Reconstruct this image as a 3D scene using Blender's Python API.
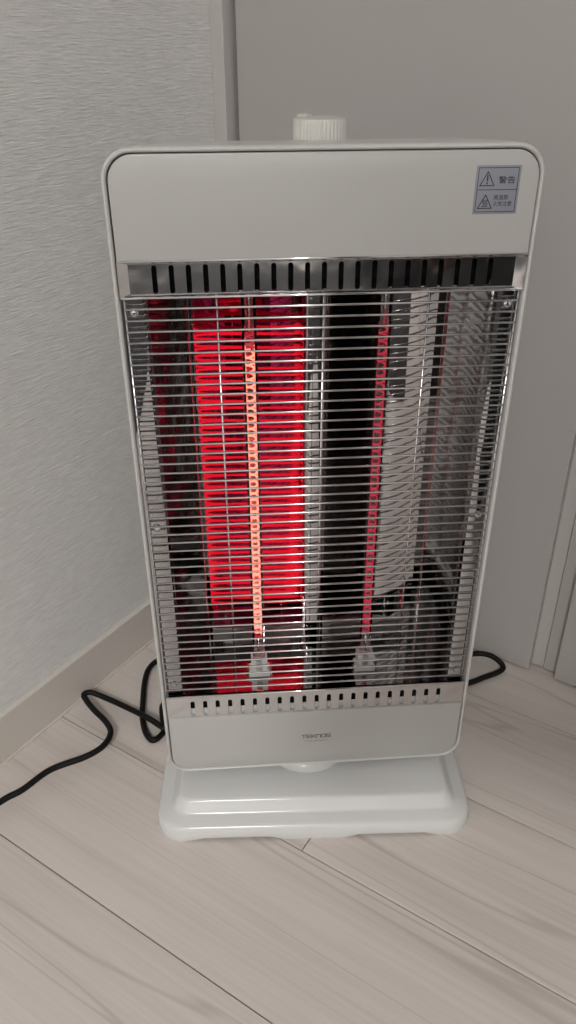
import bpy, bmesh, math, random
from mathutils import Vector, Matrix
import mathutils.geometry as mg

for o in list(bpy.data.objects):
    bpy.data.objects.remove(o)
scene = bpy.context.scene
C = scene.collection
PI = math.pi
random.seed(4)

# ---------------------------------------------------------------- camera
def cam_matrix(loc, yaw, pitch, roll):
    f = Vector((math.sin(yaw)*math.cos(pitch), math.cos(yaw)*math.cos(pitch), -math.sin(pitch)))
    r = Vector((math.cos(yaw), -math.sin(yaw), 0))
    d = f.cross(r)
    r2 = math.cos(roll)*r + math.sin(roll)*d
    d2 = -math.sin(roll)*r + math.cos(roll)*d
    m = Matrix.Identity(4)
    for i in range(3):
        m[i][0] = r2[i]; m[i][1] = -d2[i]; m[i][2] = -f[i]; m[i][3] = loc[i]
    return m
cd = bpy.data.cameras.new('camera')
cam = bpy.data.objects.new('camera', cd); C.objects.link(cam)
cam.matrix_world = cam_matrix((0, 0, 0.674), -0.57561, 0.53550, 0.005136)
cd.sensor_fit = 'VERTICAL'; cd.sensor_height = 36.0; cd.sensor_width = 20.25
cd.lens = 786.31/1024*36.0
cd.clip_start = 0.01
scene.camera = cam

# ---------------------------------------------------------------- world and light
w = bpy.data.worlds.new('world'); scene.world = w; w.use_nodes = True
w.node_tree.nodes['Background'].inputs[0].default_value = (0.05, 0.05, 0.055, 1)
w.node_tree.nodes['Background'].inputs[1].default_value = 0.3
LAMP = (1.00, -1.90, 2.36)
la = bpy.data.lights.new('ceiling_lamp_light', 'AREA'); la.shape = 'DISK'; la.size = 0.46
la.energy = 53.0; la.color = (1.0, 0.985, 0.968)
lo = bpy.data.objects.new('ceiling_lamp_light', la); C.objects.link(lo)
lo.location = (LAMP[0], LAMP[1], LAMP[2]-0.075)
vs = scene.view_settings
scene.display_settings.display_device = 'sRGB'
vs.view_transform = 'Standard'; vs.look = 'None'; vs.gamma = 1.0; vs.use_curve_mapping = False
vs.exposure = 0.0

# ---------------------------------------------------------------- materials
def new_mat(name):
    m = bpy.data.materials.new(name); m.use_nodes = True
    nt = m.node_tree
    return m, nt, nt.nodes['Principled BSDF'], nt.nodes['Material Output']
def simple(name, col, rough=0.5, metal=0.0, spec=0.5, bump=None, coat=0.0):
    m, nt, b, out = new_mat(name)
    b.inputs['Base Color'].default_value = (*col, 1)
    b.inputs['Roughness'].default_value = rough
    b.inputs['Metallic'].default_value = metal
    b.inputs['Specular IOR Level'].default_value = spec
    b.inputs['Coat Weight'].default_value = coat
    # a fine procedural variation so that no surface is perfectly uniform
    tc = nt.nodes.new('ShaderNodeTexCoord'); nz = nt.nodes.new('ShaderNodeTexNoise')
    sc_, st = bump if bump else (60.0, 0.01)
    nz.inputs['Scale'].default_value = sc_; nz.inputs['Detail'].default_value = 3
    nt.links.new(tc.outputs['Object'], nz.inputs['Vector'])
    bp = nt.nodes.new('ShaderNodeBump'); bp.inputs['Strength'].default_value = st
    bp.inputs['Distance'].default_value = 0.002
    nt.links.new(nz.outputs['Fac'], bp.inputs['Height'])
    nt.links.new(bp.outputs['Normal'], b.inputs['Normal'])
    return m

def wallpaper():
    m, nt, b, out = new_mat('wallpaper')
    tc = nt.nodes.new('ShaderNodeTexCoord')
    mp = nt.nodes.new('ShaderNodeMapping')
    mp.inputs['Scale'].default_value = (60, 60, 600)
    nt.links.new(tc.outputs['Object'], mp.inputs['Vector'])
    n1 = nt.nodes.new('ShaderNodeTexNoise'); n1.inputs['Scale'].default_value = 1.0
    n1.inputs['Detail'].default_value = 4; n1.inputs['Roughness'].default_value = 0.55
    n1.inputs['Distortion'].default_value = 0.35
    nt.links.new(mp.outputs[0], n1.inputs['Vector'])
    n2 = nt.nodes.new('ShaderNodeTexNoise'); n2.inputs['Scale'].default_value = 900
    n2.inputs['Detail'].default_value = 2
    nt.links.new(tc.outputs['Object'], n2.inputs['Vector'])
    ad = nt.nodes.new('ShaderNodeMath'); ad.operation = 'MULTIPLY_ADD'; ad.inputs[1].default_value = 0.25
    nt.links.new(n2.outputs['Fac'], ad.inputs[0]); nt.links.new(n1.outputs['Fac'], ad.inputs[2])
    bp = nt.nodes.new('ShaderNodeBump'); bp.inputs['Strength'].default_value = 1.0
    bp.inputs['Distance'].default_value = 0.0016
    nt.links.new(ad.outputs[0], bp.inputs['Height']); nt.links.new(bp.outputs['Normal'], b.inputs['Normal'])
    cr = nt.nodes.new('ShaderNodeValToRGB')
    cr.color_ramp.elements[0].color = (0.73, 0.72, 0.705, 1); cr.color_ramp.elements[0].position = 0.3
    cr.color_ramp.elements[1].color = (0.87, 0.86, 0.845, 1); cr.color_ramp.elements[1].position = 0.7
    nt.links.new(n1.outputs['Fac'], cr.inputs[0]); nt.links.new(cr.outputs[0], b.inputs['Base Color'])
    b.inputs['Roughness'].default_value = 0.85; b.inputs['Specular IOR Level'].default_value = 0.2
    return m

def floor_wood():
    m, nt, b, out = new_mat('pale_wood_plank')
    L = nt.links.new
    tc = nt.nodes.new('ShaderNodeTexCoord'); oi = nt.nodes.new('ShaderNodeObjectInfo')
    mul = nt.nodes.new('ShaderNodeMath'); mul.operation = 'MULTIPLY'; mul.inputs[1].default_value = 37.0
    L(oi.outputs['Random'], mul.inputs[0])
    comb = nt.nodes.new('ShaderNodeCombineXYZ'); L(mul.outputs[0], comb.inputs[0]); L(mul.outputs[0], comb.inputs[1])
    add = nt.nodes.new('ShaderNodeVectorMath'); add.operation = 'ADD'
    L(tc.outputs['Object'], add.inputs[0]); L(comb.outputs[0], add.inputs[1])
    mp = nt.nodes.new('ShaderNodeMapping'); mp.inputs['Scale'].default_value = (1.1, 24, 1)
    L(add.outputs[0], mp.inputs['Vector'])
    n1 = nt.nodes.new('ShaderNodeTexNoise'); n1.inputs['Scale'].default_value = 1.0
    n1.inputs['Detail'].default_value = 4; n1.inputs['Roughness'].default_value = 0.55; n1.inputs['Distortion'].default_value = 1.2
    L(mp.outputs[0], n1.inputs['Vector'])
    cr = nt.nodes.new('ShaderNodeValToRGB'); e = cr.color_ramp.elements
    e[0].position = 0.25; e[0].color = (0.66, 0.595, 0.55, 1)
    e[1].position = 0.62; e[1].color = (0.76, 0.695, 0.655, 1)
    x = e.new(0.44); x.color = (0.73, 0.665, 0.622, 1)
    L(n1.outputs['Fac'], cr.inputs[0])
    mp2 = nt.nodes.new('ShaderNodeMapping'); mp2.inputs['Scale'].default_value = (5, 240, 1)
    L(add.outputs[0], mp2.inputs['Vector'])
    n2 = nt.nodes.new('ShaderNodeTexNoise'); n2.inputs['Scale'].default_value = 1.0; n2.inputs['Detail'].default_value = 3
    L(mp2.outputs[0], n2.inputs['Vector'])
    cr2 = nt.nodes.new('ShaderNodeValToRGB'); e2 = cr2.color_ramp.elements
    e2[0].position = 0.3; e2[0].color = (0.93, 0.92, 0.91, 1); e2[1].position = 0.6; e2[1].color = (1, 1, 1, 1)
    L(n2.outputs['Fac'], cr2.inputs[0])
    mx = nt.nodes.new('ShaderNodeMix'); mx.data_type = 'RGBA'; mx.blend_type = 'MULTIPLY'; mx.inputs[0].default_value = 1
    L(cr.outputs[0], mx.inputs[6]); L(cr2.outputs[0], mx.inputs[7])
    # sparse darker grain lines
    mp3 = nt.nodes.new('ShaderNodeMapping'); mp3.inputs['Scale'].default_value = (0.9, 20, 1); mp3.inputs['Location'].default_value = (3, 7, 0)
    L(add.outputs[0], mp3.inputs['Vector'])
    wv = nt.nodes.new('ShaderNodeTexNoise'); wv.inputs['Scale'].default_value = 1.0; wv.inputs['Detail'].default_value = 1.5; wv.inputs['Distortion'].default_value = 0.4
    L(mp3.outputs[0], wv.inputs['Vector'])
    cr3 = nt.nodes.new('ShaderNodeValToRGB'); e3 = cr3.color_ramp.elements
    e3[0].position = 0.490; e3[0].color = (1, 1, 1, 1); e3[1].position = 0.516; e3[1].color = (1, 1, 1, 1)
    y = e3.new(0.502); y.color = (0.82, 0.80, 0.785, 1)
    L(wv.outputs['Fac'], cr3.inputs[0])
    mx2 = nt.nodes.new('ShaderNodeMix'); mx2.data_type = 'RGBA'; mx2.blend_type = 'MULTIPLY'; mx2.inputs[0].default_value = 1
    L(mx.outputs[2], mx2.inputs[6]); L(cr3.outputs[0], mx2.inputs[7])
    L(mx2.outputs[2], b.inputs['Base Color'])
    b.inputs['Roughness'].default_value = 0.42; b.inputs['Specular IOR Level'].default_value = 0.4
    bp = nt.nodes.new('ShaderNodeBump'); bp.inputs['Strength'].default_value = 0.06; bp.inputs['Distance'].default_value = 0.001
    L(n2.outputs['Fac'], bp.inputs['Height']); L(bp.outputs['Normal'], b.inputs['Normal'])
    return m

def chrome(name, col, rough, wob=0.0, wscale=25.0):
    m, nt, b, out = new_mat(name)
    b.inputs['Base Color'].default_value = (*col, 1); b.inputs['Metallic'].default_value = 1.0
    b.inputs['Roughness'].default_value = rough
    if wob:
        tc = nt.nodes.new('ShaderNodeTexCoord'); nz = nt.nodes.new('ShaderNodeTexNoise')
        nz.inputs['Scale'].default_value = wscale; nz.inputs['Detail'].default_value = 1.5
        nt.links.new(tc.outputs['Object'], nz.inputs['Vector'])
        bp = nt.nodes.new('ShaderNodeBump'); bp.inputs['Strength'].default_value = wob; bp.inputs['Distance'].default_value = 0.002
        nt.links.new(nz.outputs['Fac'], bp.inputs['Height']); nt.links.new(bp.outputs['Normal'], b.inputs['Normal'])
    return m

def emit(name, col, strength, base=(0.2, 0.05, 0.04)):
    m, nt, b, out = new_mat(name)
    b.inputs['Base Color'].default_value = (*base, 1); b.inputs['Roughness'].default_value = 0.6
    b.inputs['Emission Color'].default_value = (*col, 1); b.inputs['Emission Strength'].default_value = strength
    return m

def clear_glass(name, tint, ior=1.45, rough=0.02):
    m, nt, b, out = new_mat(name); nt.nodes.remove(b)
    tr = nt.nodes.new('ShaderNodeBsdfTransparent'); tr.inputs[0].default_value = (*tint, 1)
    gl = nt.nodes.new('ShaderNodeBsdfGlossy'); gl.inputs['Roughness'].default_value = rough
    gl.inputs[0].default_value = (0.9, 0.9, 0.9, 1)
    fr = nt.nodes.new('ShaderNodeFresnel'); fr.inputs[0].default_value = ior
    mx = nt.nodes.new('ShaderNodeMixShader')
    nt.links.new(fr.outputs[0], mx.inputs[0]); nt.links.new(tr.outputs[0], mx.inputs[1]); nt.links.new(gl.outputs[0], mx.inputs[2])
    nt.links.new(mx.outputs[0], out.inputs[0])
    return m

M = {
    'wallpaper': wallpaper(),
    'plank': floor_wood(),
    'groove': simple('groove_brown', (0.24, 0.185, 0.15), 0.8),
    'door': simple('door_laminate', (0.455, 0.437, 0.42), 0.55, bump=(40, 0.02)),
    'trim': simple('trim_laminate', (0.55, 0.53, 0.51), 0.5, bump=(40, 0.02)),
    'trim_pink': simple('trim_laminate_warm', (0.50, 0.47, 0.445), 0.5, bump=(40, 0.02)),
    'base_board': simple('baseboard_laminate', (0.66, 0.61, 0.56), 0.5, bump=(40, 0.02)),
    'bb_edge': simple('baseboard_edge', (0.74, 0.70, 0.645), 0.45, bump=(40, 0.02)),
    'dark': simple('dark_gap', (0.035, 0.03, 0.025), 0.9),
    'ceil': simple('ceiling_white', (0.78, 0.78, 0.77), 0.9),
    'white': simple('heater_white_plastic', (0.62, 0.61, 0.59), 0.32, bump=(300, 0.01)),
    'panel': simple('heater_panel_enamel', (0.49, 0.483, 0.468), 0.36, bump=(18, 0.012)),
    'gloss': simple('base_glossy_plastic', (0.73, 0.735, 0.725), 0.16, bump=(30, 0.01)),
    'knob': simple('knob_cream_plastic', (0.66, 0.645, 0.60), 0.4, bump=(300, 0.01)),
    'inner': simple('slot_shade_black', (0.006, 0.006, 0.006), 0.8, spec=0.05),
    'chrome': chrome('polished_chrome', (0.72, 0.72, 0.73), 0.06),
    'reflector': chrome('reflector_steel', (0.40, 0.39, 0.39), 0.035, 0.05, 40),
    'strip': chrome('vent_strip_chrome', (0.56, 0.555, 0.56), 0.13, 0.62, 34),
    'strip2': chrome('lower_strip_chrome', (0.58, 0.57, 0.565), 0.10, 0.06, 20),
    'wire': chrome('grille_wire_chrome', (0.74, 0.74, 0.75), 0.2),
    'ceramic': simple('white_ceramic', (0.90, 0.89, 0.87), 0.4),
    'coil_hot': emit('glowing_coil', (1.0, 0.21, 0.145), 2.5),
    'coil_dim': emit('dim_end_and_spill_glow', (1.0, 0.012, 0.08), 0.38),  # cooler coil ends; on the unlit right coil it paints the left coil's light
    'quartz': clear_glass('quartz_glass', (0.97, 0.97, 0.97)),
    'ruby': clear_glass('ruby_tint_film', (0.80, 0.042, 0.19)),
    'cord': simple('black_rubber', (0.006, 0.006, 0.006), 0.5, spec=0.22),
    'sticker': simple('silver_sticker', (0.27, 0.28, 0.325), 0.4),
    'ink': simple('black_ink', (0.03, 0.03, 0.035), 0.6),
    'ink_grey': simple('grey_ink', (0.13, 0.13, 0.135), 0.6),
    'lamp': emit('lamp_diffuser', (1.0, 0.985, 0.968), 9.0, (0.9, 0.9, 0.9)),
}

# ---------------------------------------------------------------- helpers
def link(name, me, mat, parent=None, smooth=False):
    o = bpy.data.objects.new(name, me); C.objects.link(o)
    if mat is not None and not me.materials:
        me.materials.append(mat)
    if smooth is True:
        for p in me.polygons: p.use_smooth = True
    elif smooth:
        me.set_sharp_from_angle(angle=math.radians(smooth)) if hasattr(me, 'set_sharp_from_angle') else None
        for p in me.polygons: p.use_smooth = True
        me.set_sharp_from_angle(angle=math.radians(smooth))
    if parent: o.parent = parent
    return o
def obj(name, bm, mat, parent=None, smooth=False):
    bmesh.ops.recalc_face_normals(bm, faces=bm.faces[:])
    me = bpy.data.meshes.new(name); bm.to_mesh(me); bm.free()
    return link(name, me, mat, parent, smooth)
def add_box(bm, x0, x1, y0, y1, z0, z1, bevel=0.0, seg=2):
    v = [bm.verts.new(p) for p in ((x0,y0,z0),(x1,y0,z0),(x1,y1,z0),(x0,y1,z0),(x0,y0,z1),(x1,y0,z1),(x1,y1,z1),(x0,y1,z1))]
    fs = [bm.faces.new([v[i] for i in f]) for f in ((0,3,2,1),(4,5,6,7),(0,1,5,4),(1,2,6,5),(2,3,7,6),(3,0,4,7))]
    if bevel:
        es = list({e for f in fs for e in f.edges})
        bmesh.ops.bevel(bm, geom=es, offset=bevel, segments=seg, affect='EDGES', profile=0.5)
def box(name, x0, x1, y0, y1, z0, z1, mat, parent=None, bevel=0.0):
    bm = bmesh.new(); add_box(bm, x0, x1, y0, y1, z0, z1, bevel)
    return obj(name, bm, mat, parent)
def loft(bm, loops, close=True, cap0=False, cap1=False):
    L = [[bm.verts.new(p) for p in lp] for lp in loops]
    n = len(L[0])
    for a, b in zip(L, L[1:]):
        for i in range(n if close else n-1):
            j = (i+1) % n
            bm.faces.new((a[i], a[j], b[j], b[i]))
    if cap0: bm.faces.new(L[0][::-1])
    if cap1: bm.faces.new(L[-1])
    return L
def tube(bm, pts, rad, sides=8, caps=True):
    pts = [Vector(p) for p in pts]; loops = []
    up = None
    for i, p in enumerate(pts):
        t = (pts[min(i+1, len(pts)-1)] - pts[max(i-1, 0)]).normalized()
        if up is None:
            up = Vector((0, 0, 1)) if abs(t.z) < 0.9 else Vector((1, 0, 0))
        s = t.cross(up)
        if s.length < 1e-6: s = t.orthogonal()
        s.normalize(); up = s.cross(t).normalized()
        r = rad[i] if isinstance(rad, (list, tuple)) else rad
        loops.append([p + r*(math.cos(a)*s + math.sin(a)*up) for a in [2*PI*k/sides for k in range(sides)]])
    loft(bm, loops, True, caps, caps)
def rrect(hw, lo, hi, r, seg=7, side=1):
    """rounded rectangle as (u, v) points, counter-clockwise, u in +-hw, v in lo..hi"""
    out = []
    cs = [((hw-r), lo+r, -PI/2), ((hw-r), hi-r, 0), (-(hw-r), hi-r, PI/2), (-(hw-r), lo+r, PI)]
    for k, (cx, cy, a0) in enumerate(cs):
        arc = [(cx+r*math.cos(a0+PI/2*i/seg), cy+r*math.sin(a0+PI/2*i/seg)) for i in range(seg+1)]
        out += arc
        nx = cs[(k+1) % 4]
        q = (nx[0]+r*math.cos(nx[2]), nx[1]+r*math.sin(nx[2]))
        for i in range(1, side):
            t = i/side
            out.append((arc[-1][0]*(1-t)+q[0]*t, arc[-1][1]*(1-t)+q[1]*t))
    return out
def catmull(P, n=8):
    P = [Vector(p) for p in P]; out = []
    for i in range(len(P)-1):
        p0 = P[max(i-1, 0)]; p1 = P[i]; p2 = P[i+1]; p3 = P[min(i+2, len(P)-1)]
        for k in range(n):
            t = k/n
            out.append(0.5*((2*p1)+(p2-p0)*t+(2*p0-5*p1+4*p2-p3)*t*t+(3*p1-p0-3*p2+p3)*t**3))
    out.append(P[-1]); return out
def tag(o, label=None, cat=None, group=None, kind=None):
    if label: o['label'] = label
    if cat: o['category'] = cat
    if group: o['group'] = group
    if kind: o['kind'] = kind
    return o
def struct(o, label, cat):
    return tag(o, label, cat, None, 'structure')

# ---------------------------------------------------------------- the room
RX0, RX1, RY0, RY1, RZ = -0.595, 2.10, -2.70, 0.802, 2.40
struct(box('wall_left', RX0-0.08, RX0, RY0, 0.90, -0.02, RZ, M['wallpaper']), 'white wallpapered wall with a fine woven texture left of the heater', 'wall')
struct(box('wall_right', RX1, RX1+0.08, RY0, 0.90, -0.02, RZ, M['wallpaper']), 'white wallpapered wall on the far right of the room', 'wall')
struct(box('wall_front', RX0-0.08, RX1+0.08, RY0-0.08, RY0, -0.02, RZ, M['wallpaper']), 'white wallpapered wall behind the viewer', 'wall')
struct(box('wall_back', RX0, RX1, 0.83, 0.90, -0.02, RZ, M['wallpaper']), 'wall carrying the plain closet doors behind the heater', 'wall')
struct(box('ceiling', RX0-0.08, RX1+0.08, RY0-0.08, 0.90, RZ, RZ+0.06, M['ceil']), 'plain white ceiling of the room', 'ceiling')
# floor: dark bed with one object for every plank
fl = struct(box('floor', RX0, RX1, RY0, 0.83, -0.03, -0.0022, M['groove']), 'pale whitish wood plank floor with thin dark joints', 'floor')
PW, PLN, GAP = 0.14605, 0.909, 0.0012
pmesh = {}
def plank(x0, x1, y0, y1):
    lw = (round(x1-x0, 4), round(y1-y0, 4))
    if lw not in pmesh:
        bm = bmesh.new(); hx, hy = (x1-x0)/2-GAP/2, (y1-y0)/2-GAP/2
        add_box(bm, -hx, hx, -hy, hy, -0.006, 0.0, 0.0003, 1)
        bmesh.ops.recalc_face_normals(bm, faces=bm.faces[:])
        me = bpy.data.meshes.new('plank'); bm.to_mesh(me); bm.free(); me.materials.append(M['plank'])
        pmesh[lw] = me
    o = bpy.data.objects.new('plank', pmesh[lw]); C.objects.link(o)
    o.location = ((x0+x1)/2, (y0+y1)/2, 0); o.parent = fl
OFFS = {1: -0.588-0.909*0, 2: -0.257-0.909, 3: -0.62, 0: -0.70, 4: -0.64}
k = -21
while True:
    y0 = 0.2713 + PW*(k-1); y1 = y0+PW
    if y0 > 0.82: break
    y0 = max(y0, RY0); y1 = min(y1, 0.825)
    if y1 > RY0+0.005:
        xs = OFFS.get(k, -0.6-0.227*((k*3) % 4))
        while xs < RX1:
            a, b = max(xs, RX0), min(xs+PLN, RX1)
            if b-a > 0.01: plank(a, b, y0, y1)
            xs += PLN
    k += 1
# baseboard along the left wall: board, top edge coloured paler as if lit, pale lower bead
bb = struct(box('baseboard_left', RX0, -0.5885, RY0, 0.771, 0.0, 0.0585, M['base_board']), 'beige baseboard along the foot of the left wall', 'baseboard')
box('lit_top_edge', RX0, -0.5878, RY0, 0.771, 0.0585, 0.0607, M['bb_edge'], bb, 0.0006)
box('lower_bead', -0.5886, -0.5868, RY0, 0.771, 0.0, 0.0035, M['bb_edge'], bb, 0.0006)
# door casing in the corner
struct(box('trim_1', RX0, -0.5785, 0.771, 0.83, 0.0, 2.06, M['trim'], None, 0.0008), 'narrow pale door casing in the corner beside the left wall', 'door casing')
box('gap_strip', -0.5785, -0.5725, 0.806, 0.82, 0.0, 2.05, M['dark'], bpy.data.objects['trim_1'])
def door(name, x0, x1, label):
    d = struct(box(name, x0, x1, 0.786, 0.822, 0.003, 2.04, M['door'], None, 0.0012), label, 'door')
    return d
door('door_1', -0.5728, -0.1540, 'plain grey-white closet door panel right behind the heater')
door('door_2', -0.1225, 0.50, 'plain grey-white door panel at the right edge')
door('door_3', 0.504, 1.10, 'plain grey-white door panel far right of the heater')
struct(box('trim_2', -0.1545, -0.1395, 0.8005, 0.83, 0.003, 2.05, M['trim'], None, 0.0006), 'recessed grey strip between the two door panels beside the left one', 'door frame')
struct(box('trim_3', -0.1388, -0.1215, 0.7985, 0.83, 0.003, 2.05, M['trim_pink'], None, 0.0006), 'recessed warmer strip between the two door panels beside the right one', 'door frame')
struct(box('trim_4', -0.5785, 1.13, 0.790, 0.83, 2.05, 2.09, M['trim']), 'pale head casing above the closet doors', 'door casing')

# dark mat added out of view to darken what the chrome mirrors
M['added_rug'] = simple('charcoal_rug_pile', (0.035, 0.034, 0.034), 0.95, bump=(500, 0.6))
bm = bmesh.new()
loft(bm, [[(0.75+x, -1.35+y, z) for x, y in rrect(1.05-o_, -0.95+o_, 0.95-o_, 0.03, 4, 1)] for o_, z in ((0.0, 0.0005), (0.0, 0.007), (0.004, 0.010))], True, True, True)
tag(obj('added_rug', bm, M['added_rug'], None), 'unseen charcoal mat added to darken the chrome reflections', 'added_rug')
# ceiling lamp out of view, lighting the room
lamp = bpy.data.objects.new('ceiling_lamp', None); C.objects.link(lamp); lamp.location = LAMP
tag(lamp, 'round white ceiling lamp lighting the room from above', 'lamp')
bm = bmesh.new()
loft(bm, [[(r*math.cos(2*PI*i/40), r*math.sin(2*PI*i/40), z) for i in range(40)] for r, z in ((0.14, 0.04), (0.14, 0.0), (0.26, 0.0), (0.26, -0.03))], True, True, False)
obj('lamp_body', bm, M['white'], lamp, 40)
bm = bmesh.new()
loft(bm, [[(r*math.cos(2*PI*i/40), r*math.sin(2*PI*i/40), z) for i in range(40)] for r, z in ((0.255, -0.012), (0.255, -0.04), (0.24, -0.056), (0.20, -0.066), (0.10, -0.071))], True, True, True)
obj('diffuser', bm, M['lamp'], lamp, 40)

# ---------------------------------------------------------------- the heater
HX, HY, HYAW = -0.28077, 0.48191, 0.645892
heater = bpy.data.objects.new('electric_heater', None); C.objects.link(heater)
heater.location = (HX, HY, 0); heater.rotation_euler = (0, 0, HYAW)
tag(heater, 'white upright electric heater with chrome wire grille and a glowing red left tube', 'heater')

# --- base, turned a little against the body (the body swivels on it)
PIV, BYAW = 0.046, math.radians(-2.6)
base_m = Matrix.Translation((0, PIV, 0)) @ Matrix.Rotation(BYAW, 4, 'Z')
def base_loop(off, z, cut=False):
    pts = rrect(0.1570-off, -0.0995+off, 0.097-off, 0.026-off*0.62, 8, 24)
    out = []
    for x, y in pts:
        zz = z
        if cut:
            def ss(t): t = max(0, min(1, t)); return t*t*(3-2*t)
            if y < -0.080:
                a = abs(x+0.002)
                zz += 0.0042*ss((a-0.030)/0.014)*ss((0.124-a)/0.014)
        out.append(base_m @ Vector((x-0.0008, y, zz)))
    return out
bm = bmesh.new()
loft(bm, [base_loop(0.004, 0.001, True), base_loop(0.0006, 0.0, True), base_loop(0.0, 0.006, False), base_loop(0.0008, 0.0135), base_loop(0.0016, 0.0160), base_loop(0.0032, 0.0176),
          base_loop(0.0060, 0.0188), base_loop(0.0135, 0.0206), base_loop(0.0150, 0.0212), base_loop(0.0162, 0.0226), base_loop(0.0222, 0.0312), base_loop(0.0236, 0.0325), base_loop(0.0258, 0.0330), base_loop(0.034, 0.0331)], True, False, True)
obj('base', bm, M['gloss'], heater, 50)
bm = bmesh.new()
def disc(bm, prof, cx, cy, n=48):
    loft(bm, [[(cx+r*math.cos(2*PI*i/n), cy+r*math.sin(2*PI*i/n), z) for i in range(n)] for r, z in prof], True, False, True)
disc(bm, ((0.047, 0.0328), (0.0445, 0.0336), (0.041, 0.0370), (0.037, 0.0410), (0.033, 0.0425), (0.032, 0.0465)), -0.006, PIV)
obj('swivel_collar', bm, M['gloss'], heater, 40)

# --- housing with rounded rim
ZB, ZT, HW = 0.0446, 0.6188, 0.1475
def bl(off, y, r=0.0205):
    return [(x, y, z) for x, z in rrect(HW-off, ZB+off, ZT-off, max(r-off*0.9, 0.004), 9, 1)]
bm = bmesh.new()
loft(bm, [bl(0.0034, 0.020), bl(0.0034, 0.0020), bl(0.0028, 0.0006), bl(0.0018, 0.0), bl(0.0007, 0.0007), bl(0.0, 0.0026), bl(0.0006, 0.020, 0.024), bl(0.0010, 0.035, 0.034), bl(0.0016, 0.050, 0.045), bl(0.0045, 0.070, 0.050), bl(0.0105, 0.086, 0.050), bl(0.020, 0.096), bl(0.05, 0.100)], True, False, True)
obj('housing', bm, M['white'], heater, 55)
# white front panels
def plate(name, pts, y0, th, bev, mat, parent):
    """flat plate with outline pts (x,z), front at y0, rounded front edge"""
    cx = sum(p[0] for p in pts)/len(pts); cz = sum(p[1] for p in pts)/len(pts)
    n = len(pts)
    def inset(d):
        out = []
        for i in range(n):
            p0, p1, p2 = Vector(pts[i-1]), Vector(pts[i]), Vector(pts[(i+1) % n])
            a = (p1-p0).normalized(); b = (p2-p1).normalized()
            t = (a+b).normalized(); nn = Vector((-t.y, t.x))
            out.append(p1+nn*d/max(0.5, abs(nn.dot(Vector((-a.y, a.x))))))
        return out
    bm = bmesh.new()
    loops = []
    for d, y in ((0, y0+th), (0, y0+bev), (bev*0.3, y0+bev*0.3), (bev, y0)):
        loops.append([(q[0], y, q[1]) for q in inset(d)])
    loft(bm, loops, True, False, True)
    return obj(name, bm, mat, parent, 40)
def arc_pts(cx, cz, r, a0, a1, n=9):
    return [(cx+r*math.cos(a0+(a1-a0)*i/n), cz+r*math.sin(a0+(a1-a0)*i/n)) for i in range(n+1)]
PHW, PR = 0.1430, 0.0168
Z1, Z2, Z3, Z4 = 0.5479, 0.5227, 0.1446, 0.1188
up = [(-PHW, Z1), (PHW, Z1)] + arc_pts(PHW-PR, 0.6147-PR, PR, 0, PI/2) + arc_pts(-PHW+PR, 0.6147-PR, PR, PI/2, PI)
plate('upper_panel', up, 0.0, 0.003, 0.0009, M['panel'], heater)
lp = [(PHW, Z4), (-PHW, Z4)] + arc_pts(-PHW+PR, 0.0490+PR, PR, PI, 1.5*PI) + arc_pts(PHW-PR, 0.0490+PR, PR, 1.5*PI, 2*PI)
plate('lower_panel', lp, 0.0, 0.003, 0.0009, M['panel'], heater)

ZR0, ZR1 = 0.1290, 0.5300
# --- vent strips: sheet metal with 21 real slots each
def holed_sheet(outer, holes):
    polys = [[Vector((x, z, 0)) for x, z in outer]] + [[Vector((x, z, 0)) for x, z in h] for h in holes]
    tris = mg.tessellate_polygon(polys)
    flat = [v for p in polys for v in p]
    return flat, tris
def stadium(cx, z0, z1, hw, n=6):
    return arc_pts(cx, z1-hw, hw, 0, PI, n) + arc_pts(cx, z0+hw, hw, PI, 2*PI, n)
def vent_strip(name, za, zb, s0, s1, yfun, mat, hw=0.1434, slot_hw=0.0018):
    """za top, zb bottom; slots between s0 (low) and s1 (high)"""
    bm = bmesh.new()
    pitch = 0.01187
    # every cell of the strip holds one slot, so the sheet can follow a curved section
    zs_ = [zb + (za-zb)*i/8 for i in range(9)]
    edges = [-hw, -0.1365] + [(-10.5+i)*pitch for i in range(22)] + [0.1365, hw]
    for ci in range(25):
        xa, xb = edges[ci], edges[ci+1]
        outer = [(xa, z) for z in zs_[::-1]] + [(xb, z) for z in zs_]
        holes = []
        if 2 <= ci <= 22:
            holes = [stadium((ci-12)*pitch, s0, s1, slot_hw)]
        flat, tris = holed_sheet(outer, holes)
        vv = [bm.verts.new((v.x, yfun(v.x, v.y), v.y)) for v in flat]
        for t in tris:
            try: bm.faces.new([vv[i] for i in t])
            except ValueError: pass
        for h0 in holes:      # thickness of the slot edges
            n0 = len(outer)
            ring = vv[n0:n0+len(h0)]
            back = [bm.verts.new((v.co.x, v.co.y+0.0012, v.co.z)) for v in ring]
            for i in range(len(ring)):
                j = (i+1) % len(ring)
                bm.faces.new((ring[i], ring[j], back[j], back[i]))
    bmesh.ops.remove_doubles(bm, verts=bm.verts[:], dist=1e-5)
    return obj(name, bm, mat, heater, False)
def y_up(x, z):
    t = (Z1-z)/(Z1-Z2)               # 0 top .. 1 bottom
    y = 0.0004 + 0.0042*min(1.0, t/0.125)
    e = max(0.0, (abs(x)-0.1365)/0.0069)
    return y*(1-e) + 0.0006*e
vent_strip('upper_vent_strip', Z1, Z2, 0.5242, 0.5440, y_up, M['strip'])
def y_lo(x, z):
    return 0.0026 - 0.0010*(Z3-z)/(Z3-Z4)
vent_strip('lower_vent_strip', Z3, Z4, 0.1200, 0.1380, y_lo, M['strip2'], slot_hw=0.0020)
box('vent_shade_plate', -0.142, 0.142, 0.013, 0.015, Z2+0.0005, 0.6, M['inner'], heater)  # black plates stand for the shade inside the slots
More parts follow.
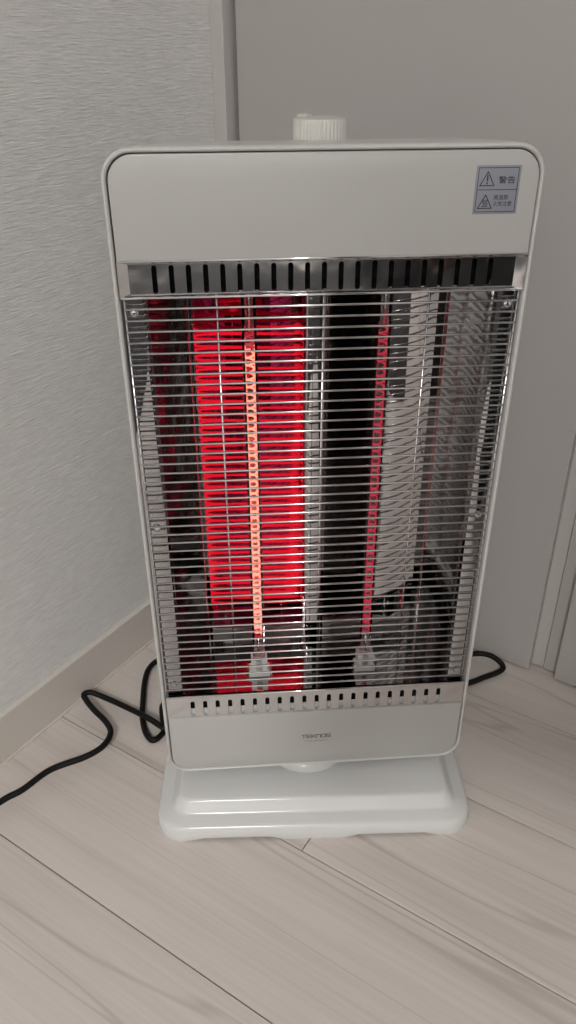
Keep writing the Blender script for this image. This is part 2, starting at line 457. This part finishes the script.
box('vent_shade_plate', -0.142, 0.142, 0.0052, 0.0060, 0.055, Z3-0.003, M['inner'], heater)
box('reflector_lip', -0.1435, 0.1435, 0.0061, 0.0066, ZR0, Z3-0.001, M['reflector'], heater)
box('lower_slot_tray', -0.140, 0.140, 0.0040, 0.0051, 0.060, 0.1268, M['white'], heater, 0.001)
# thin bright beads along the strip edges
for z, y in ((Z1-0.0003, 0.0004), (Z2-0.0004, 0.0012), (Z3+0.0002, 0.0016)):
    bm = bmesh.new(); tube(bm, [(-0.1432, y, z), (0.1432, y, z)], 0.0009, 8)
    obj('strip_edge_bead', bm, M['chrome'], heater, True)

# --- reflector: side columns, two parabolic troughs and the ridge between them
TX, TY, FOC, EDGE = 0.0532, 0.0485, 0.0260, 0.0440
prof = [(0.1440, 0.0062), (0.1290, 0.0062), (0.1275, 0.0068), (0.1264, 0.0084), (0.1255, 0.0100), (0.1005, 0.0345), (0.0992, 0.0362), (0.0984, 0.0385), (0.0980, 0.0420), (TX+EDGE, TY+FOC-EDGE**2/(4*FOC))]
nn = 40
for i in range(1, nn+1):
    x = EDGE - 2*EDGE*i/nn
    prof.append((TX+x, TY+FOC-x*x/(4*FOC)))
prof += [(0.0084, 0.0548), (0.0074, 0.0538), (0.0060, 0.0532), (0.0040, 0.0530)]
prof = [(-x, y) for x, y in prof] + prof[::-1]
ZR0, ZR1 = 0.1290, 0.5300
bm = bmesh.new()
L = loft(bm, [[(x, y, z) for x, y in prof] for z in (ZR0, ZR1)], False)
obj('reflector', bm, M['reflector'], heater, 28)
for nm, z in (('reflector_floor_plate', ZR0), ('reflector_top_plate', ZR1)):
    bm = bmesh.new()
    inner = [(x, y) for x, y in prof if abs(x) <= 0.1266]
    pts = [(-0.1266, 0.0050), (0.1266, 0.0050)] + [(x, y) for x, y in inner[::-1]]
    ids = mg.tessellate_polygon([[Vector((x, y, 0)) for x, y in pts]])
    vv = [bm.verts.new((x, y, z)) for x, y in pts]
    for t in ids: bm.faces.new([vv[i] for i in t])
    obj(nm, bm, M['reflector'], heater)
# screws on the side columns
bms = bmesh.new()
loft(bms, [[(r*math.cos(2*PI*i/14), y, r*math.sin(2*PI*i/14)) for i in range(14)] for r, y in ((0.0034, 0.0), (0.0034, -0.0008), (0.0024, -0.0019), (0.001, -0.0022))], True, False, True)
me = bpy.data.meshes.new('screw'); bmesh.ops.recalc_face_normals(bms, faces=bms.faces[:]); bms.to_mesh(me); bms.free()
me.materials.append(M['chrome'])
for sx in (-1, 1):
    for z in (0.511, 0.331, 0.158):
        o = link('screw', me, None, heater, True); o.location = (sx*0.1352, 0.0062, z)

# --- wire grille: 45 cross wires, three inner rods, two end rods
grille = bpy.data.objects.new('grille', None); C.objects.link(grille); grille.parent = heater
bm = bmesh.new(); tube(bm, [(-0.1412, 0, 0), (0.1412, 0, 0)], 0.00088, 8)
bmesh.ops.recalc_face_normals(bm, faces=bm.faces[:])
wm = bpy.data.meshes.new('grille_wire'); bm.to_mesh(wm); bm.free(); wm.materials.append(M['wire'])
NW, WZ0, WZ1 = 45, 0.1548, 0.5146
for i in range(NW):
    o = link('grille_wire', wm, None, grille, True); o.location = (0, 0.0012, WZ0+(WZ1-WZ0)*i/(NW-1))
bm = bmesh.new(); tube(bm, [(0, 0, 0.1440), (0, 0, 0.5232)], 0.00075, 8)
bmesh.ops.recalc_face_normals(bm, faces=bm.faces[:])
rm = bpy.data.meshes.new('grille_rod'); bm.to_mesh(rm); bm.free(); rm.materials.append(M['wire'])
for x, y in ((-0.1410, 0.0022), (-0.0766, 0.0027), (-0.0004, 0.0027), (0.0758, 0.0027), (0.1410, 0.0022)):
    o = link('grille_rod', rm, None, grille, True); o.location = (x, y, 0)

# --- two quartz tubes with coils and ceramic holders
def helix_mesh(name, mat, rc, rw, z0, z1, pitch, ph=0.0):
    pts = []; turns = (z1-z0)/pitch; n = int(turns*14)
    for i in range(n+1):
        a = 2*PI*turns*i/n + ph
        pts.append((rc*math.cos(a), rc*math.sin(a), z0+(z1-z0)*i/n))
    bm = bmesh.new(); tube(bm, pts, rw, 6)
    bmesh.ops.recalc_face_normals(bm, faces=bm.faces[:])
    me = bpy.data.meshes.new(name); bm.to_mesh(me); bm.free(); me.materials.append(mat)
    return me
for sx, cm in ((-1, 'coil_hot'), (1, 'coil_dim')):
    bm = bmesh.new()
    for r in (0.0056, 0.0050):
        loft(bm, [[(r*math.cos(2*PI*i/24), r*math.sin(2*PI*i/24), z) for i in range(24)] for z in (0.136, 0.529)])
    t = obj('quartz_tube', bm, M['quartz'], heater, True)
    t.location = (sx*TX, TY, 0)
    tag(t, 'clear quartz tube with a brightly glowing orange coil' if sx < 0 else 'clear quartz tube with an unlit coil given a dim red glow')
    link('heating_coil', helix_mesh('heating_coil', M[cm], 0.0031, 0.0009, 0.178, 0.468, 0.0062), None, t, True)
    for za, zc in ((0.171, 0.178), (0.468, 0.483)):
        link('coil_end', helix_mesh('coil_end', M['coil_dim'], 0.0031, 0.0009, za, zc, 0.0062), None, t, True)
    for za, zc in ((0.138, 0.172), (0.482, 0.528)):
        bm = bmesh.new(); tube(bm, [(0, 0, za), (0.0005, 0, (za+zc)/2), (0, 0, zc)], 0.0011, 8)
        obj('lead_wire', bm, M['chrome'], t, True)
    if sx < 0:
        bm = bmesh.new()   # made-up ruby film behind the lit tube, reddens its mirror image
        loft(bm, [[(0.0060*math.cos(a), 0.0060*math.sin(a), z) for a in [PI*(-0.20+1.40*i/20) for i in range(21)]] for z in (0.151, 0.513)], False)
        obj('added_tint_film', bm, M['ruby'], t, True)
    for z0, z1 in ((ZR0, 0.1500), (0.514, ZR1)):
        bm = bmesh.new()
        hw, hd = 0.0080, 0.0070
        pts = [(-hw, -hd), (-0.0028, -hd), (-0.0028, -0.001), (0.0028, -0.001), (0.0028, -hd), (hw, -hd), (hw, hd), (-hw, hd)]
        loft(bm, [[(x, y, z) for x, y in pts] for z in (z0, z1)], True, True, True)
        # wider foot
        add_box(bm, -0.0105, 0.0105, -0.0078, 0.0078, z0 if z0 < 0.3 else z1-0.006, z0+0.006 if z0 < 0.3 else z1, 0.0008, 1)
        o = obj('ceramic_holder', bm, M['ceramic'], heater); o.location = (sx*TX, TY, 0)
    for xa in (-0.0125, 0.0108):
        o = box('holder_clip', xa, xa+0.0017, -0.004, 0.004, ZR0, ZR0+0.009, M['chrome'], heater); o.location = (sx*TX, TY, 0)

# --- control knob on top
bm = bmesh.new()
NK = 120
def kl(r, z, rib):
    return [((r-(rib if (i % 3) == 0 else 0))*math.cos(2*PI*i/NK), (r-(rib if (i % 3) == 0 else 0))*math.sin(2*PI*i/NK), z) for i in range(NK)]
loft(bm, [kl(0.0192, 0.0, 0.0006), kl(0.0190, 0.0128, 0.0006), kl(0.0184, 0.0140, 0.0), kl(0.0172, 0.0145, 0.0), kl(0.010, 0.0147, 0.0)], True, False, True)
kb = obj('control_knob', bm, M['knob'], heater, 30); kb.location = (0.0014, 0.0600, 0.6160)
bm = bmesh.new(); add_box(bm, -0.0035, 0.0035, -0.0045, 0.0045, 0.0140, 0.0160, 0.0006, 1)
kp = obj('pointer', bm, M['knob'], kb); kp.location = (-0.0100, 0.0105, 0); kp.rotation_euler = (0, 0, 0.75)

# --- lettering
def text_mesh(s, x0, x1, z0, z1, y, name, mat, parent, shear=0.0, bold=0.0):
    cu = bpy.data.curves.new(name, 'FONT'); cu.body = s; cu.size = 1.0; cu.offset = bold; cu.shear = shear
    cu.resolution_u = 3
    to = bpy.data.objects.new('tmp_text', cu); C.objects.link(to)
    dg = bpy.context.evaluated_depsgraph_get(); dg.update()
    me = bpy.data.meshes.new_from_object(to.evaluated_get(dg))
    bpy.data.objects.remove(to); bpy.data.curves.remove(cu)
    vs_ = me.vertices
    if not len(vs_): return None
    ax, bx_ = min(v.co.x for v in vs_), max(v.co.x for v in vs_)
    ay, by = min(v.co.y for v in vs_), max(v.co.y for v in vs_)
    for v in vs_:
        u = (v.co.x-ax)/(bx_-ax); t = (v.co.y-ay)/(by-ay)
        v.co = (x0+(x1-x0)*u, y, z0+(z1-z0)*t)
    me.materials.clear(); me.name = name
    return link(name, me, mat, parent)
def strokes(name, polys, y, hw, mat, parent):
    """flat ink lines: list of (points, closed)"""
    bm = bmesh.new()
    for pts, closed in polys:
        n = len(pts)
        for i in range(n if closed else n-1):
            a, b = Vector(pts[i]), Vector(pts[(i+1) % n]); d = (b-a).normalized()
            a = a-d*hw*0.8; b = b+d*hw*0.8
            q = Vector((-d.y, d.x))*hw
            bm.faces.new([bm.verts.new((p.x, y, p.y)) for p in (a-q, b-q, b+q, a+q)])
    return obj(name, bm, mat, parent)
sl = plate('warning_label', [(0.0998, 0.5745), (0.1302, 0.5745), (0.1302, 0.6052), (0.0998, 0.6052)], -0.00025, 0.0003, 0.00005, M['sticker'], heater)
tag(sl, 'small silver warning sticker with two triangles')
YL = -0.00032
strokes('label_border', [([(0.1014, 0.5760), (0.1286, 0.5760), (0.1286, 0.6037), (0.1014, 0.6037)], True), ([(0.1014, 0.5900), (0.1286, 0.5900)], False)], YL, 0.00022, M['ink'], sl)
def tri(cx, z0, w_, h): return [(cx-w_/2, z0), (cx+w_/2, z0), (cx, z0+h)]
strokes('warning_triangle', [(tri(0.1078, 0.5926, 0.0096, 0.0086), True)], YL, 0.00032, M['ink'], sl)
strokes('exclamation_mark', [([(0.1078, 0.5957), (0.1078, 0.5988)], False), ([(0.1078, 0.59385), (0.1078, 0.5944)], False)], YL, 0.00048, M['ink'], sl)
strokes('warning_triangle', [(tri(0.1078, 0.5782, 0.0096, 0.0086), True)], YL, 0.00032, M['ink'], sl)
strokes('heat_symbol', [([(0.1060, 0.5795), (0.1096, 0.5795)], False)] + [([(0.1078+dx+0.0003*math.sin(i*1.25), 0.5803+0.00055*i) for i in range(7)], False) for dx in (-0.0012, 0.0, 0.0012)], YL, 0.00028, M['ink'], sl)
text_mesh('警告', 0.1155, 0.1268, 0.5938, 0.5984, YL, 'label_text', M['ink'], sl, bold=0.012)
text_mesh('高温部', 0.1135, 0.1233, 0.5836, 0.5868, YL, 'label_text', M['ink'], sl, bold=0.008)
text_mesh('火気注意', 0.1135, 0.1262, 0.5795, 0.5827, YL, 'label_text', M['ink'], sl, bold=0.008)

# brand lettering on the lower panel, wide letters drawn stroke by stroke
def brand():
    x0, z0, h, wl, gp = -0.0142, 0.0832, 0.0041, 0.0038, 0.0011
    G = {
        'T': [[(0, 1), (1, 1)], [(.5, 1), (.5, 0)]],
        'E': [[(1, 1), (0, 1), (0, 0), (1, 0)], [(0, .5), (.9, .5)]],
        'K': [[(0, 1), (0, 0)], [(1, 1), (.15, .5), (1, 0)]],
        'N': [[(0, 0), (0, 1), (.75, 1), (1, .75), (1, 0)]],
        'O': [[(0, 0), (0, 1), (1, 1), (1, 0), (0, 0)]],
        'S': [[(1, 1), (0, 1), (0, .5), (1, .5), (1, 0), (0, 0)]],
    }
    polys = []
    for i, ch in enumerate('TEKNOS'):
        ox = x0+i*(wl+gp)
        for pl in G[ch]: polys.append(([(ox+wl*u, z0+h*v) for u, v in pl], False))
    strokes('brand_lettering', polys, -0.00012, 0.00046, M['ink_grey'], heater)
brand()
text_mesh('CH-J900M', -0.0112, 0.0112, 0.0775, 0.0797, -0.00012, 'model_lettering', M['ink_grey'], heater)

# ---------------------------------------------------------------- power cord
def HL(x, y, z):
    c_, s_ = math.cos(HYAW), math.sin(HYAW)
    return (HX+x*c_-y*s_, HY+x*s_+y*c_, z)
cord_pts = [
    (-0.300, 0.610, 0.055), (-0.285, 0.640, 0.030), (-0.262, 0.700, 0.012), (-0.240, 0.742, 0.012),
    (-0.2180, 0.7645, 0.014), (-0.2020, 0.7735, 0.013), (-0.1885, 0.7735, 0.010), (-0.1805, 0.7690, 0.006),
    (-0.1830, 0.7600, 0.0042), (-0.1939, 0.7426, 0.004), (-0.2130, 0.7158, 0.004),
    (-0.270, 0.668, 0.004), (-0.360, 0.640, 0.004), (-0.455, 0.615, 0.004), (-0.520, 0.585, 0.006),
    (-0.5480, 0.5500, 0.008), (-0.5520, 0.5313, 0.006), (-0.5413, 0.5103, 0.006), (-0.5210, 0.4843, 0.006),
    (-0.5033, 0.4634, 0.004), (-0.4843, 0.4481, 0.004), (-0.4700, 0.4445, 0.004),
    *[HL(x, y, z) for x, y, z in ((-0.1625, 0.097, 0.004), (-0.1610, 0.118, 0.005), (-0.1640, 0.134, 0.009), (-0.1660, 0.124, 0.013), (-0.1635, 0.105, 0.014))],
    (-0.4650, 0.4590, 0.0130), (-0.4900, 0.4600, 0.0140), (-0.5225, 0.4625, 0.0095), (-0.5525, 0.4605, 0.010), (-0.5740, 0.4540, 0.0150),
    (-0.5790, 0.4470, 0.0150), (-0.5700, 0.4420, 0.0145), (-0.5520, 0.4360, 0.0140),
    (-0.5266, 0.4295, 0.0140), (-0.5090, 0.4188, 0.0160), (-0.5026, 0.4004, 0.0160), (-0.5087, 0.3793, 0.0150), (-0.5279, 0.3470, 0.0140), (-0.5324, 0.3132, 0.0140), (-0.5403, 0.2913, 0.0130),
    (-0.5520, 0.2300, 0.010),
    (-0.5560, 0.1500, 0.006), (-0.5640, 0.0300, 0.004), (-0.5660, -0.2000, 0.004)]
bm = bmesh.new(); tube(bm, catmull(cord_pts, 8), 0.0034, 10)
tag(obj('power_cord', bm, M['cord'], None, True), 'black rubber power cord looping over the floor behind the heater', 'cord')

# ---------------------------------------------------------------- the photographer, kneeling behind the camera (seen only in the chrome)
M['navy'] = simple('navy_knit', (0.030, 0.033, 0.042), 0.9, bump=(400, 0.2))
M['black_cloth'] = simple('black_cotton', (0.028, 0.032, 0.036), 0.9, bump=(400, 0.2))
M['skin'] = simple('skin', (0.52, 0.32, 0.24), 0.55)
M['hair'] = simple('black_hair', (0.012, 0.010, 0.009), 0.6)
M['phone'] = simple('black_phone_case', (0.015, 0.015, 0.017), 0.35)
FW = Vector((math.sin(-0.57561), math.cos(-0.57561), 0)); RT = Vector((FW.y, -FW.x, 0))
PSH = 0.03      # how far right of the camera the kneeling body is
def PP(r, f, z):
    r += PSH*max(0.0, min(1.0, (-f-0.10)/0.10)) if (z > 0.5 and r < 0.2) else PSH
    return RT*r + FW*f + Vector((0, 0, z))
def skin_mesh(name, verts, edges, root, mat, parent, sub=2):
    me = bpy.data.meshes.new(name)
    me.from_pydata([PP(*v[:3]) for v in verts], edges, [])
    o = bpy.data.objects.new(name, me); C.objects.link(o)
    md = o.modifiers.new('skin', 'SKIN'); md.use_smooth_shade = True
    for i, v in enumerate(verts):
        sv = me.skin_vertices[0].data[i]
        sv.radius = (v[3], v[4] if len(v) > 4 else v[3]); sv.use_root = (i == root)
    o.modifiers.new('sub', 'SUBSURF').levels = sub
    o.modifiers['sub'].render_levels = sub
    dg = bpy.context.evaluated_depsgraph_get(); dg.update()
    m2 = bpy.data.meshes.new_from_object(o.evaluated_get(dg)); m2.name = name
    bpy.data.objects.remove(o); m2.materials.clear()
    return link(name, m2, mat, parent, True)
person = bpy.data.objects.new('person', None); C.objects.link(person)
tag(person, 'kneeling person in dark clothes holding up a black phone behind the viewpoint', 'person')
hand = []
bv = [(0.35, -0.15, 0.84, .08), (0.345, -0.12, 0.98, .05), (0.34, -0.10, 1.06, .052), (0.335, -0.08, 1.12, .072), (0.33, -0.07, 1.19, .086), (0.328, -0.07, 1.26, .070),
      (0.30, 0.000, 1.15, .012)]
be = [(0, 1), (1, 2), (2, 3), (3, 4), (4, 5), (3, 6)]
i0 = len(bv)
bv += [(0.52, -0.13, 0.96, .038), (0.44, -0.24, 0.72, .036), (0.115, -0.10, 0.615, .026), (0.075, -0.060, 0.630, .026), (0.060, -0.045, 0.655, .024)]
be += [(1, i0), (i0, i0+1), (i0+1, i0+2), (i0+2, i0+3), (i0+3, i0+4)]
for q in range(4):
    j = len(bv); zf = 0.632+0.014*q
    bv += [(0.053, -0.030, zf, .009), (0.047, -0.018, zf+0.003, .008), (0.041, -0.012, zf+0.004, .007)]
    be += [(i0+4, j), (j, j+1), (j+1, j+2)]
j = len(bv)
bv += [(0.046, -0.052, 0.665, .010), (0.038, -0.056, 0.680, .008)]
be += [(i0+4, j), (j, j+1)]
i0 = len(bv)
bv += [(0.21, -0.13, 0.96, .038), (0.205, -0.30, 0.76, .036), (0.225, -0.14, 0.58, .026), (0.235, -0.08, 0.52, .028), (0.24, -0.04, 0.485, .024)]
be += [(1, i0), (i0, i0+1), (i0+1, i0+2), (i0+2, i0+3), (i0+3, i0+4)]
for q in range(4):
    j = len(bv); dr = -0.022+0.015*q
    bv += [(0.24+dr, -0.015, 0.455, .009), (0.24+dr, -0.002, 0.430, .008), (0.24+dr, -0.002, 0.410+0.004*abs(q-1), .007)]
    be += [(i0+4, j), (j, j+1), (j+1, j+2)]
j = len(bv)
bv += [(0.268, -0.045, 0.475, .010), (0.282, -0.030, 0.455, .008)]
be += [(i0+4, j), (j, j+1)]
body = skin_mesh('body', bv, be, 0, M['skin'], person, 2)
tv = [(0.36, -0.20, 0.50, .16, .13), (0.36, -0.18, 0.64, .15, .12), (0.35, -0.15, 0.82, .17, .12), (0.345, -0.125, 0.95, .14, .10), (0.34, -0.105, 1.035, .070)]
te = [(0, 1), (1, 2), (2, 3), (3, 4)]
for arm in ([(0.53, -0.13, 0.96, .068), (0.445, -0.24, 0.71, .056), (0.25, -0.17, 0.65, .045), (0.125, -0.105, 0.617, .036)],
            [(0.205, -0.13, 0.96, .066), (0.203, -0.30, 0.75, .054), (0.222, -0.16, 0.60, .043), (0.233, -0.10, 0.54, .036)]):
    i0 = len(tv); tv += arm
    te += [(3, i0), (i0, i0+1), (i0+1, i0+2), (i0+2, i0+3)]
skin_mesh('sweater', tv, te, 0, M['navy'], person, 2)
pv = [(0.36, -0.20, 0.53, .125, .115), (0.36, -0.195, 0.60, .125, .105)]
pe = [(0, 1)]
for sd, kx in ((1, 0.48), (-1, 0.25)):
    i0 = len(pv)
    pv += [(0.36+0.085*sd, -0.17, 0.43, .098), (kx-0.01*sd, -0.08, 0.24, .085), (kx, 0.0, 0.085, .068), (kx, -0.02, 0.075, .064), (kx-0.01*sd, -0.22, 0.070, .060), (kx-0.03*sd, -0.42, 0.060, .046), (kx-0.03*sd, -0.50, 0.050, .042), (kx-0.03*sd, -0.58, 0.034, .032)]
    pe += [(0, i0)] + [(i0+k_, i0+k_+1) for k_ in range(7)]
skin_mesh('trousers', pv, pe, 0, M['black_cloth'], person, 2)
hv = [(0.345, -0.115, 1.13, .070), (0.34, -0.105, 1.20, .090), (0.328, -0.08, 1.275, .076), (0.315, -0.03, 1.275, .040)]
skin_mesh('hair', hv, [(0, 1), (1, 2), (2, 3)], 0, M['hair'], person, 2)
for ex in (-0.028, 0.028):
    bm = bmesh.new(); bmesh.ops.create_uvsphere(bm, u_segments=12, v_segments=8, radius=0.011)
    e_ = obj('eye', bm, M['hair'], person, True); e_.location = PP(0.305+ex, 0.000+ex*0.4, 1.185)
bm = bmesh.new(); add_box(bm, -0.037, 0.037, -0.130, 0.020, 0.012, 0.021, 0.003, 2)
ph = obj('smartphone', bm, M['phone'], None)
ph.matrix_world = cam_matrix((0, 0, 0.674), -0.57561, 0.53550, 0.005136)
tag(ph, 'black smartphone held upright in one hand behind the viewpoint', 'phone')
